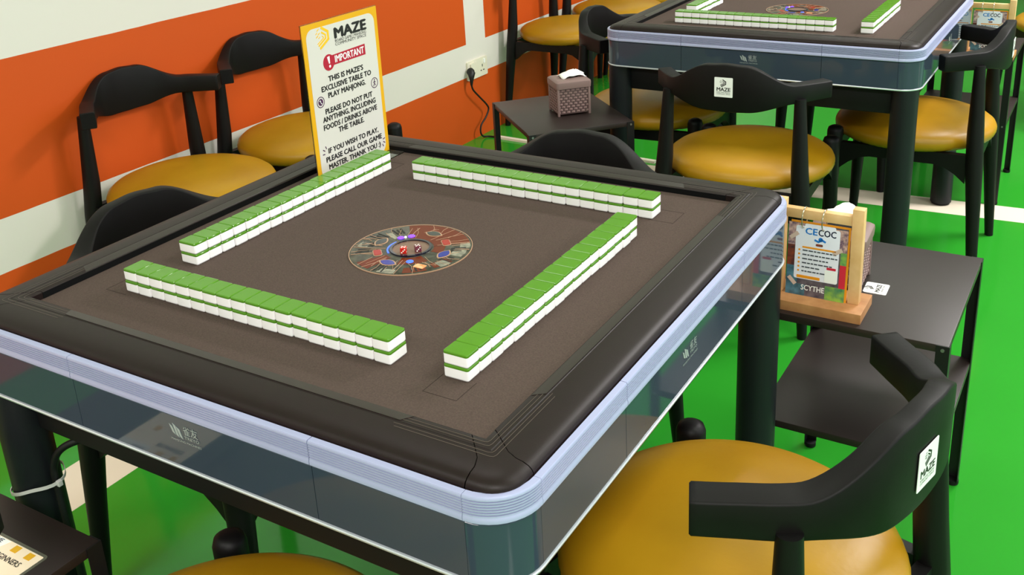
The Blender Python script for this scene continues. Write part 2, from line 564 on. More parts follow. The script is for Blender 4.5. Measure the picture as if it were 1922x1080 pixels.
def make_table():
    T = thing('mahjong_table', 'x', 'table')
    z = FZ
    # black filler behind the panels, added to keep light out of the gaps
    box('body', -0.494, 0.494, -0.494, 0.494, z - 0.121, z - 0.012, 'black_under', T)
    box('under_frame', -0.468, 0.468, -0.468, 0.468, z - 0.212, z - 0.121, 'black_under', T, 0.004)
    felt = box('felt', -0.436, 0.436, -0.436, 0.436, z - 0.012, z, 'felt', T)
    # the four lift panels below the tile walls: fine seams in the felt
    def seam(pts):
        bm = bmesh.new()
        prism_bm(bm, stroke(pts, 0.0008), z - 0.0005, z + 0.0002)
        obj_bm('seam', bm, 'felt_seam', felt, smooth=False)
    for k in range(4):
        pts = [rot90((0.291, -0.318, 0), k), rot90((0.291, -0.366, 0), k), rot90((0.344, -0.366, 0), k), rot90((0.344, -0.318, 0), k)]
        seam([(p[0], p[1]) for p in pts])
    # padded rim: four sides and four corners, meeting at dark seams
    RP = [(0.4325, z - 0.002), (0.4325, z + 0.0110), (0.4345, z + 0.0126), (0.446, z + 0.0140), (0.4525, z + 0.0144), (0.4535, z + 0.0136),
          (0.4545, z + 0.0145), (0.472, z + 0.0146), (0.486, z + 0.0136), (0.4955, z + 0.0116), (0.5022, z + 0.0086), (0.5063, z + 0.0050),
          (0.5080, z + 0.0010), (0.5080, z - 0.0045), (0.49, z - 0.006)]
    af = lambda d: min(0.452, 0.412 + (d - 0.432) * 0.86)
    for k in range(4):
        piece_side('rim_side', RP, -1, 1, k, 'rim', T, tfun=lambda d, t: t * (af(d) - 0.0007))
        piece_corner('rim_corner', RP, 0.466, k, 'rim', T, a=af, eps=0.0007)
        # dark slot along the inner edge and bevelled lip, coloured lighter as if lit
        bm = bmesh.new()
        prism_bm(bm, [(-0.413, -0.4323), (0.413, -0.4323), (0.413, -0.4335), (-0.413, -0.4335)], z + 0.0002, z + 0.0108, lambda x, y, zz: rot90((x, y + 0.0004, zz), k))
        obj_bm('slot', bm, 'slot', T, smooth=False)
        bm = bmesh.new()
        prof = [(0.4331, z + 0.0113), (0.4347, z + 0.0131), (0.446, z + 0.0147), (0.4510, z + 0.0151), (0.4510, z + 0.0135), (0.4345, z + 0.0115)]
        rings = []
        for t in (-0.33, 0.33):
            rings.append([rot90((t * (1.0 - 1.6 * (d - 0.433)), -d, zz), k) for d, zz in prof])
        loft(bm, rings)
        obj_bm('inner_lip', bm, 'rim_lip_lit', T)
        # engraved pin-stripes round each corner
        bm = bmesh.new()
        for i, d in enumerate((0.4415, 0.4475, 0.4580, 0.4640)):
            zt = z + (0.0136, 0.0142, 0.0146, 0.0147)[i]
            lo = 0.306 + 0.005 * i
            polyA = [(lo, -d), (d - 0.006, -d), (d - 0.0015, -d + 0.0015), (d, -d + 0.006), (d, -lo)]
            prism_bm(bm, stroke(polyA, 0.00065), zt - 0.0012, zt + 0.00015, lambda x, y, zz: rot90((x, y, zz), k))
        obj_bm('pin_stripe', bm, 'rim_line', T, smooth=False)
    # ribbed silver band: sixteen segments
    zb = z - 0.0005
    BP = [(0.497, zb - 0.010), (0.5100, zb - 0.006), (0.5103, zb), (0.5185, zb - 0.0003), (0.5200, zb - 0.0025)]
    for i in range(6):
        zz = zb - 0.0048 - i * 0.0036
        BP += [(0.5200, zz), (0.5166, zz - 0.0003), (0.5166, zz - 0.0015), (0.5200, zz - 0.0018)]
    BP += [(0.5200, zb - 0.0275), (0.5208, zb - 0.0285), (0.5208, zb - 0.0345), (0.5180, zb - 0.0365), (0.497, zb - 0.0365)]
    PP = [(0.497, z - 0.0385), (0.5165, z - 0.0385), (0.5175, z - 0.0395), (0.5175, z - 0.1180), (0.5165, z - 0.1190), (0.497, z - 0.1190)]
    g = 0.0006
    for k in range(4):
        for (t0, t1) in ((-0.455, -0.229), (-0.229, 0.229), (0.229, 0.455)):
            piece_side('band_segment', BP, t0 + g, t1 - g, k, 'silver', T)
            piece_side('side_panel', PP, t0 + g, t1 - g, k, 'panel', T)
        piece_corner('band_corner', BP, 0.455, k, 'silver', T)
        piece_corner('corner_panel', PP, 0.455, k, 'panel', T)
    # bright edge strip below the panels, one closed loop
    TP = [(0.497, z - 0.1195), (0.5190, z - 0.1195), (0.5200, z - 0.1210), (0.5190, z - 0.1240), (0.497, z - 0.1240)]
    bm = bmesh.new()
    rings = []
    for k in range(4):
        for i in range(11):
            th = (PI / 2) * i / 10
            rings.append([rot90((0.455 + (d - 0.455) * math.sin(th), -(0.455 + (d - 0.455) * math.cos(th)), zz), k) for d, zz in TP])
    rings.append(rings[0])
    loft(bm, rings, caps=False)
    bmesh.ops.remove_doubles(bm, verts=bm.verts, dist=1e-6)
    obj_bm('edge_strip', bm, 'silver_edge', T, angle=40)
    # legs
    for (sx, sy) in ((1, -1), (1, 1), (-1, 1), (-1, -1)):
        lg = lathe('leg', [(0.036, 0.008), (0.0395, 0.010), (0.0395, z - 0.124)], 'leg_black', T, 32, (sx * 0.472, sy * 0.472, 0))
        lathe('rubber_foot', [(0.030, 0.0), (0.034, 0.002), (0.034, 0.009)], 'black_under', lg, 24, (sx * 0.472, sy * 0.472, 0))
    # maker's mark on two sides
    logo_table(T, frame_ny((0.001, -0.5176, z - 0.066)))
    logo_table(T, frame_x((0.5176, -0.004, z - 0.070)))
    # ---------- centre console
    C = bpy.data.objects.new('centre_console', None)
    link(C, T)
    C.location = (0, 0, z)
    C['label'] = 'round glossy centre console with gem-like buttons'
    lathe('disc', [(0.0, 0.0014), (0.104, 0.0014), (0.1065, 0.0008), (0.1065, -0.001)], 'disc_base', C, 72)
    bm = bmesh.new(); ring_bm(bm, 0.1064, 0.1076, -0.001, 0.0017, 72); obj_bm('outer_ring', bm, 'disc_line', C)
    # brown printed sectors
    polys = []
    for (a0, a1, r0, r1) in ((38, 128, 0.040, 0.1035), (5, 36, 0.040, 0.060), (-75, -28, 0.040, 0.066), (-120, -100, 0.046, 0.100), (-62, -38, 0.080, 0.100), (-30, -8, 0.078, 0.098)):
        n = 10
        A = [(r1 * math.cos(math.radians(a0 + (a1 - a0) * k / n)), r1 * math.sin(math.radians(a0 + (a1 - a0) * k / n))) for k in range(n + 1)]
        B = [(r0 * math.cos(math.radians(a1 - (a1 - a0) * k / n)), r0 * math.sin(math.radians(a1 - (a1 - a0) * k / n))) for k in range(n + 1)]
        polys.append(A + B)
    plates('brown_field', polys, 'disc_brown', C, flat((0, 0, 0)), 0.0012, 0.0017)
    polys = []
    for (a, w_) in ((-150, 12), (-170, 9), (165, 10), (140, 8), (20, 8), (-8, 7), (-50, 8), (-90, 6)):
        for q in range(3):
            aa = math.radians(a + (q - 1) * 4.5)
            r0 = 0.070 + 0.004 * random.random()
            r1 = r0 + 0.020 + 0.010 * random.random()
            polys.append(stroke([(r0 * math.cos(aa), r0 * math.sin(aa)), (r1 * math.cos(aa + 0.04), r1 * math.sin(aa + 0.04))], 0.0032))
    pale = []
    for (a0, a1, r0, r1) in ((4, 24, 0.078, 0.100), (26, 38, 0.086, 0.103), (-24, -12, 0.080, 0.101), (-88, -70, 0.088, 0.102), (186, 200, 0.080, 0.098), (150, 158, 0.055, 0.085)):
        pale.append([(r_ * math.cos(math.radians(a_)), r_ * math.sin(math.radians(a_))) for a_, r_ in ((a0, r0), (a0, r1), ((a0 + a1) / 2, r1 + 0.001), (a1, r1), (a1, r0))])
    for p_ in pale: plate('pale_patch', p_, 'disc_pale', C, flat((0, 0, 0)), 0.0012, 0.00175)
    plates('dark_marks', polys, 'ink', C, flat((0, 0, 0)), 0.0012, 0.0018)
    # radiating line art
    polys = []
    for k in range(46):
        a = 2 * PI * k / 46 + random.uniform(-0.07, 0.07)
        r0 = random.uniform(0.045, 0.085)
        r1 = random.choice((0.090, 0.1035, 0.1035))
        b_ = a + random.uniform(-0.18, 0.18)
        c_ = (a + b_) / 2 + random.uniform(-0.06, 0.06)
        polys.append(stroke([(r0 * math.cos(a), r0 * math.sin(a)), ((r0 + r1) / 2 * math.cos(c_), (r0 + r1) / 2 * math.sin(c_)), (r1 * math.cos(b_), r1 * math.sin(b_))], random.uniform(0.0005, 0.0010)))
    plates('line_art', polys, 'disc_line', C, flat((0, 0, 0)), 0.0012, 0.0021)
    def lens(cx, cy, ang, l, wd):
        out = []
        for k in range(13):
            t = -1 + 2 * k / 12
            out.append((t * l, wd * (1 - t * t)))
        for k in range(11, 0, -1):
            t = -1 + 2 * k / 12
            out.append((t * l, -wd * (1 - t * t)))
        c_, s_ = math.cos(ang), math.sin(ang)
        return [(cx + c_ * x - s_ * y, cy + s_ * x + c_ * y) for x, y in out]
    va = math.radians(31)        # the buttons' long axes all lie the same way
    for (cx, cy, m, aa) in ((-0.0656, 0.001, 'gem_dark', 90), (0.0, 0.0690, 'gem_dark', 0), (0.0, -0.0655, 'gem_blue', 0), (0.0677, 0.003, 'gem_blue', 90)):
        a = math.radians(aa)
        plate('button_frame', lens(cx, cy, a, 0.0185, 0.0110), 'disc_line', C, flat((0, 0, 0)), 0.0012, 0.0023)
        plate('button', lens(cx, cy, a, 0.0150, 0.0085), m, C, flat((0, 0, 0)), 0.0012, 0.0030)
    for (cx, cy, aa) in ((-0.042, -0.040, 135), (0.0425, 0.046, 135)):
        pts = rrect(0.022, 0.013, 0.004)
        a = math.radians(aa)
        f_ = lambda s: [(cx + (math.cos(a) * x - math.sin(a) * y) * s, cy + (math.sin(a) * x + math.cos(a) * y) * s) for x, y in pts]
        plate('button_frame', f_(1.2), 'disc_line', C, flat((0, 0, 0)), 0.0012, 0.0022)
        plate('button', f_(1.0), 'gem_red', C, flat((0, 0, 0)), 0.0012, 0.0030)
    for (cx, cy, r_, m) in ((-0.0445, 0.0300, 0.0062, 'led_purple'), (-0.0310, 0.0440, 0.0066, 'led_purple'), (-0.0385, 0.0362, 0.0022, 'led_white'), (0.032, -0.046, 0.0065, 'dome_blue')):
        lathe('indicator_light', [(r_, 0.001), (r_, 0.0024), (r_ * 0.7, 0.0034), (0.0, 0.0038)], m, C, 18, (cx, cy, 0))
    plate('orange_emblem', rrect(0.020, 0.014, 0.002, 3, 0.0587, -0.0542), 'gem_orange', C, flat((0, 0, 0)), 0.0012, 0.0024)
    lathe('dice_well', [(0.0, 0.0020), (0.033, 0.0020), (0.0335, 0.001)], 'dome_plate', C, 48)
    bm = bmesh.new(); ring_bm(bm, 0.0325, 0.0368, 0.0008, 0.0042, 48); obj_bm('dome_ring', bm, 'dome_ring', C)
    pl = [(0.0405 * math.cos(math.radians(a)), 0.0405 * math.sin(math.radians(a))) for a in range(165, 236, 7)]
    plate('light_arc', stroke(pl, 0.0030), 'dome_blue', C, flat((0, 0, 0)), 0.0012, 0.0028)
    return T

table = make_table()
tag(table, 'near automatic mahjong table with brown felt, silver band and the standing sign')
table['group'] = 'mahjong tables'
table2 = copy_tree(table)
table2.location = (0.0, 2.30, 0.0)
tag(table2, 'far automatic mahjong table with silver band, behind the tissue box')

# dice in the well of each table's console
def die(parent_loc, m, label, ang):
    o = thing('die', label, 'die', parent_loc, ang, 'dice in the table consoles')
    b = box('cube', -0.0062, 0.0062, -0.0062, 0.0062, 0.0, 0.0124, m, o, 0.0016, 3)
    def pip(x, y, z, ax):
        r = 0.0014
        if ax == 'z': lathe('pip', [(r, 0.0), (r, 0.0003), (0, 0.0005)], 'pip', b, 10, (x, y, z))
        else:
            bm = bmesh.new()
            pts = circle2(r, 10)
            if ax == 'x': prism_bm(bm, pts, 0.0, 0.0003, lambda a, c, d: (z + d, x + a, y + c))
            else: prism_bm(bm, pts, 0.0, 0.0003, lambda a, c, d: (x + a, -(z + d), y + c))
            obj_bm('pip', bm, 'pip', b)
    for (x, y) in ((-1, -1), (1, 1), (-1, 1), (1, -1), (0, 0)): pip(x * 0.0032, y * 0.0032, 0.0124, 'z')
    for (x, y) in ((-1, -1), (1, 1)): pip(x * 0.003, 0.0062 + y * 0.003, 0.0062, 'x')
    for (x, y) in ((-1, -1), (1, 1), (0, 0)): pip(x * 0.003, 0.0062 + y * 0.003, 0.0062, 'y')
    o.scale = (0.88, 0.88, 0.88)
    return o
die((0.0010, -0.0215, FZ + 0.0021), 'die_red', 'small red die with white pips in the near console', 0.5)
die((0.0190, -0.0050, FZ + 0.0021), 'die_dark', 'small dark purple die with white pips in the near console', 0.9)

# ================================================================== MAHJONG TILES
TW, TL, TH = 0.0296, 0.0394, 0.02005
def tile_loop(w_, l_, r, z, seg=3): return [(x, y, z) for x, y in rrect(w_, l_, r, seg)]
def tile_meshes():
    bm = bmesh.new()
    zs = [(0.0, 0.0026), (0.0008, 0.0010), (0.0026, 0.0), (0.0160, 0.0)]
    loft(bm, [tile_loop(TW - 2 * i, TL - 2 * i, max(0.0014, 0.0034 - i), z_) for z_, i in zs])
    a = obj_bm('t', bm, 'tile_white', angle=18)
    bm = bmesh.new()
    zs = [(0.0160, 0.0), (0.0186, 0.0), (0.0196, 0.0005), (TH, 0.0015)]
    loft(bm, [tile_loop(TW - 2 * i, TL - 2 * i, max(0.0014, 0.0034 - i), z_) for z_, i in zs])
    b = obj_bm('t', bm, 'tile_green', angle=18)
    ma, mb = a.data, b.data
    bpy.data.objects.remove(a); bpy.data.objects.remove(b)
    ma.name, mb.name = 'white_body', 'green_back'
    return ma, mb
TM = tile_meshes()
ORD = ['first', 'second', 'third', 'fourth', 'fifth', 'sixth', 'seventh', 'eighth', 'ninth', 'tenth', 'eleventh', 'twelfth', 'thirteenth',
       'fourteenth', 'fifteenth', 'sixteenth', 'seventeenth', 'eighteenth']
def tile(x, y, z, a, label, group):
    o = thing('mahjong_tile', label, 'tile', (x, y, z), a, group)
    obj_me('white_body', TM[0], o)
    obj_me('green_back', TM[1], o)
ROWS = dict(A=(-0.3272, -0.3340, -0.0005, 0.0055), B=(0.2953, -0.3256, 0.0032, -0.0070), C=(-0.2129, 0.2917, 0.0, -0.0026), D=(-0.3347, -0.2117, -0.0027, 0.0042))
NEAR = dict(A=('from the left', 'front wall'), B=('from the near end', 'right wall'), C=('from the left', 'back wall'), D=('from the near end', 'left wall'))
def tile_row(r, oy, tname, idx, rng):
    x0, y0, rt, e = ROWS[r]
    p = 0.54 * (1 + e) / 18
    for i in idx:
        a = (i - 8.5) * p
        for lv in (0, 1):
            ja = rng.uniform(-0.0006, 0.0006)
            jb = rng.uniform(-0.0003, 0.0003)
            if lv == 0: ja *= 1.6
            if r == 'A' and i == 12: ja += 0.0030
            if r == 'D' and i in (5, 11): ja -= 0.001
            if r in 'AC':
                cx, cy = x0 + 0.27 + a * math.cos(rt), y0 + TL / 2 + a * math.sin(rt)
                px, py, ang = cx + jb, cy + ja, rt
            else:
                cx, cy = x0 + TL / 2 - a * math.sin(rt), y0 + 0.27 + a * math.cos(rt)
                px, py, ang = cx + ja, cy + jb, PI / 2 + rt
            ang += rng.uniform(-0.006, 0.006)
            lab = '%s green-backed tile, %s %s in the %s of the %s table' % ('upper' if lv else 'lower', ORD[i], NEAR[r][0], NEAR[r][1], tname)
            tile(px, py + oy, FZ + 0.0002 + lv * (TH + 0.0001), ang, lab, 'mahjong tiles in the %s of the %s table' % (NEAR[r][1], tname))
rg = random.Random(3)
for r in 'ABCD': tile_row(r, 0.0, 'near', range(18), rg)
tile_row('A', 2.30, 'far', range(18), rg)
tile_row('B', 2.30, 'far', range(14), rg)
tile_row('D', 2.30, 'far', range(9), rg)

# ================================================================== CHAIRS
def make_chair():
    T = thing('elbow_chair', 'x', 'chair')
    # backrest: one bent bar, deep paddle in the middle and slim arms at both ends
    half = [(0.0, -0.281), (0.06, -0.278), (0.115, -0.266), (0.165, -0.240), (0.203, -0.205), (0.236, -0.160), (0.266, -0.118)]
    pts = [(-x, y, 0) for x, y in reversed(half[1:])] + [(x, y, 0) for x, y in half]
    path = smooth_path(pts, 5)
    n = len(path)
    # arc length parameter, -1 .. 1
    d = [0.0]
    for i in range(1, n): d.append(d[-1] + (path[i] - path[i - 1]).length)
    tot = d[-1]
    def lerp_tab(tab, u):
        for (u0, v0), (u1, v1) in zip(tab[:-1], tab[1:]):
            if u <= u1:
                t = (u - u0) / (u1 - u0)
                t = t * t * (3 - 2 * t)
                return v0 + (v1 - v0) * t
        return tab[-1][1]
    ztop = [(0, 0.838), (0.16, 0.834), (0.62, 0.776), (1.0, 0.772)]
    zbot = [(0, 0.697), (0.18, 0.699), (0.60, 0.722), (1.0, 0.722)]
    thick = [(0, 0.027), (0.3, 0.032), (0.62, 0.042), (1.0, 0.043)]
    rings = []
    for i, p in enumerate(path):
        u = abs(2 * d[i] / tot - 1)
        a = path[max(0, i - 1)]; b = path[min(n - 1, i + 1)]
        t = (b - a).normalized()
        nrm = Vector((-t.y, t.x, 0))          # points to the inside (towards the sitter)
        z1, z0, th = lerp_tab(ztop, u), lerp_tab(zbot, u), lerp_tab(thick, u)
        zc, hz = (z0 + z1) / 2, (z1 - z0)
        ring = []
        for (q, z_) in rrect(th, hz, 0.0038, 2):
            ring.append(p + nrm * (th / 2 + q) + Vector((0, 0, zc + z_)))
        rings.append(ring)
    for end, s in ((0, 1), (-1, -1)):      # softened ends
        r0 = rings[end]
        c = sum(r0, Vector()) / len(r0)
        t = (path[1] - path[0]).normalized() if end == 0 else (path[-1] - path[-2]).normalized()
        out = [c + (v - c) * 0.93 + (-t if end == 0 else t) * 0.0025 for v in r0]
        if end == 0: rings.insert(0, out)
        else: rings.append(out)
    bm = bmesh.new()
    loft(bm, rings)
    obj_bm('backrest', bm, 'wood_black', T, angle=50)
    # legs
    for s in (-1, 1):
        tube('rear_leg', [(s * 0.245, -0.254, 0.0), (s * 0.229, -0.236, 0.25), (s * 0.216, -0.223, 0.42), (s * 0.207, -0.2165, 0.52), (s * 0.198, -0.2085, 0.735)],
             [0.0145, 0.0215, 0.027, 0.0255, 0.0165], 'wood_black2', T, 18)
        tube('front_leg', [(s * 0.222, 0.232, 0.0), (s * 0.214, 0.223, 0.25), (s * 0.208, 0.218, 0.42), (s * 0.207, 0.217, 0.482), (s * 0.207, 0.217, 0.493), (s * 0.207, 0.217, 0.499)],
             [0.0145, 0.0215, 0.0265, 0.0270, 0.0235, 0.013], 'wood_black2', T, 18)
    # seat rails, deeper where they meet the legs
    def rail(p0, p1):
        p0, p1 = Vector(p0), Vector(p1)
        t = (p1 - p0).normalized()
        s = Vector((-t.y, t.x, 0))
        rr = []
        for k in range(13):
            u = k / 12
            e = abs(2 * u - 1)
            drop = 0.040 + 0.055 * max(0.0, (e - 0.55) / 0.45) ** 1.6
            p = p0.lerp(p1, u)
            rr.append([p + s * 0.012 + Vector((0, 0, 0.446)), p + s * 0.012 + Vector((0, 0, 0.446 - drop)), p - s * 0.012 + Vector((0, 0, 0.446 - drop)), p - s * 0.012 + Vector((0, 0, 0.446))])
        bm = bmesh.new()
        loft(bm, rr)
        obj_bm('seat_rail', bm, 'wood_black2', T, angle=30)
    rail((-0.190, 0.216, 0), (0.190, 0.216, 0))
    rail((-0.195, -0.221, 0), (0.195, -0.221, 0))
    rail((0.210, -0.200, 0), (0.208, 0.200, 0))
    rail((-0.210, -0.200, 0), (-0.208, 0.200, 0))
    # round upholstered cushion
    prof = [(0.0, 0.441), (0.20, 0.441), (0.236, 0.445), (0.247, 0.450), (0.255, 0.458), (0.2592, 0.468), (0.2595, 0.480), (0.254, 0.492), (0.240, 0.503), (0.213, 0.514), (0.17, 0.523), (0.11, 0.529), (0.05, 0.531), (0.0, 0.5315)]
    bm = bmesh.new()
    rr = random.Random(11)
    n = 120
    ph = [rr.uniform(0.2, 1.0) for _ in range(n)]
    L = []
    for (r, z_) in prof:
        if r == 0: L.append([bm.verts.new((0, 0, z_))]); continue
        wgt = max(0.0, min(1.0, (0.486 - z_) / 0.022)) if r > 0.235 else 0.0
        ring = []
        for k in range(n):
            a = 2 * PI * k / n
            q = r - wgt * 0.0026 * ph[k] * (1 if k % 2 else -0.35)
            ring.append(bm.verts.new((q * math.cos(a), q * math.sin(a), z_)))
        L.append(ring)
    for A, B in zip(L[:-1], L[1:]):
        for k in range(n):
            k2 = (k + 1) % n
            if len(A) == 1: bm.faces.new((A[0], B[k2], B[k]))
            elif len(B) == 1: bm.faces.new((A[k], A[k2], B[0]))
            else: bm.faces.new((A[k], A[k2], B[k2], B[k]))
    obj_bm('seat_cushion', bm, 'leather', T, angle=60)
    return T
chair = make_chair()
def sticker(ch, lx=0.0, zc=0.756):
    m = Matrix.Translation((lx, -0.2822, zc)) @ Euler((PI / 2, 0, 0)).to_matrix().to_4x4()
    st = plate('sticker', rrect(0.054, 0.058, 0.002, 2), 'white_print', ch, m, 0.0, 0.0008)
    st['label'] = 'white square logo sticker'
    emblem('emblem', st, m, -0.011, 0.003, 0.021, 'ink', 0.0008, 0.0010)
    text('lettering', 'MAZE', 0.0150, 'ink', st, m, x=0, y=-0.0110, width=0.040, bold=0.03, z=0.0011)
    text('lettering', 'BOARD GAME | MAHJONG', 0.0046, 'ink', st, m, x=0, y=-0.0165, width=0.040, z=0.0011)
    text('lettering', 'COMMUNITY SPACE', 0.0046, 'ink', st, m, x=0, y=-0.0213, width=0.040, z=0.0011)
CH = [
 ('R', 0.603, -0.057, 1.331, 'black chair at the right, nearest the camera, logo sticker on its back', 'chairs at the near table'),
 ('F', 0.122, -0.628, 0.0, 'chair at the bottom edge, only its mustard cushion and leg showing', 'chairs at the near table'),
 ('L', -0.432, -0.040, -1.650, 'black chair tucked under the left side of the near table', 'chairs at the near table'),
 ('B', -0.012, 0.452, 3.244, 'black chair tucked under the back side of the near table', 'chairs at the near table'),
 ('TF', 0.039, 1.708, 0.046, 'chair with square logo sticker, pushed to the front of the far table', 'chairs at the far table'),
 ('TR', 0.432, 2.266, 1.585, 'chair at the right side of the far table, beside the dark leg', 'chairs at the far table'),
 ('TL', -0.473, 2.150, -1.516, 'chair at the left side of the far table, behind the tissue box table', 'chairs at the far table'),
 ('TB', 0.02, 3.05, 3.10, 'chair on the hidden back side of the far table, only legs showing', 'chairs at the far table'),
 ('W1', -1.460, 0.760, -1.599, 'mustard-seated chair against the orange wall, leftmost in the photo', 'chairs along the orange wall'),
 ('W2', -1.462, 1.313, -1.630, 'mustard-seated chair against the orange wall, half hidden by the sign', 'chairs along the orange wall'),
 ('W3', -1.455, 3.28, -1.59, 'mustard-seated chair against the orange wall, just past the socket', 'chairs along the orange wall'),
 ('W4', -1.455, 3.86, -1.58, 'mustard-seated chair against the orange wall, second past the socket', 'chairs along the orange wall'),
 ('X', 0.80, 4.15, 2.2, 'mustard-seated chair beyond the menu stand in the top right corner', 'chairs farther back'),
 ('W5', -1.455, 4.43, -1.57, 'mustard-seated chair against the orange wall, farthest at the top edge', 'chairs along the orange wall'),
]
chairs = {}
for i, (k, x, y, a, lab, grp) in enumerate(CH):
    o = chair if i == 0 else copy_tree(chair)
    o.location = (x, y, 0)
    o.rotation_euler = (0, 0, a)
    tag(o, lab, 'chair', grp)
    chairs[k] = o
sticker(chairs['R'])
sticker(chairs['TF'], -0.005, 0.772)
sticker(chairs['TR'])

# ================================================================== SIDE TABLES
def make_side_table():
    T = thing('side_table', 'x', 'side table')
    hx, hy, zt, zs = 0.178, 0.2155, 0.579, 0.331
    # folded sheet-metal tops
    for nm, z1 in (('top', zt), ('lower_shelf', zs)):
        bm = bmesh.new()
        box_bm(bm, -hx, hx, -hy, hy, z1 - 0.016, z1, 0.0018, 2)
        obj_bm(nm, bm, 'steel_top', T)
    for (sx, sy) in ((-1, -1), (1, -1), (1, 1), (-1, 1)):
        bm = bmesh.new()
        x0, y0 = sx * (hx + 0.0018), sy * (hy + 0.0018)
        L = [(x0, y0), (x0 - sx * 0.024, y0), (x0 - sx * 0.024, y0 - sy * 0.0018), (x0 - sx * 0.0018, y0 - sy * 0.0018), (x0 - sx * 0.0018, y0 - sy * 0.024), (x0, y0 - sy * 0.024)]
        if sx * sy < 0: L = L[::-1]
        prism_bm(bm, L, 0.008, zt - 0.0005)
        lg = obj_bm('leg', bm, 'steel_leg', T, smooth=False)
        lathe('rubber_foot', [(0.012, 0.0), (0.014, 0.002), (0.014, 0.012)], 'black_under', lg, 14, (x0 - sx * 0.012, y0 - sy * 0.012, 0))
        for zz in (zt - 0.009, zs - 0.009):
            for q in (0,):
                bm = bmesh.new()
                prism_bm(bm, circle2(0.0035, 10), 0.0, 0.002, lambda a, b, c: (x0 - sx * 0.012 + a, y0 + sy * c, zz + b))
                obj_bm('bolt', bm, 'bolt', lg)
    return T
st1 = make_side_table()
for i, (x, y, a, lab) in enumerate((
        (0.637, 0.7325, 0.0, 'black metal side table at right, holding the wooden menu stand'),
        (-0.601, 1.620, math.radians(47.9), 'black metal side table below the socket, holding a tissue box'),
        (-0.337, -0.790, 0.0, 'black metal side table at bottom left, holding a laminated card'),
        (0.490, 3.045, 0.0, 'black metal side table at top right edge, beside the far table'))):
    o = st1 if i == 0 else copy_tree(st1)
    o.location = (x, y, 0)
    o.rotation_euler = (0, 0, a)
    tag(o, lab, 'side table', 'black metal side tables')
ZT = 0.579

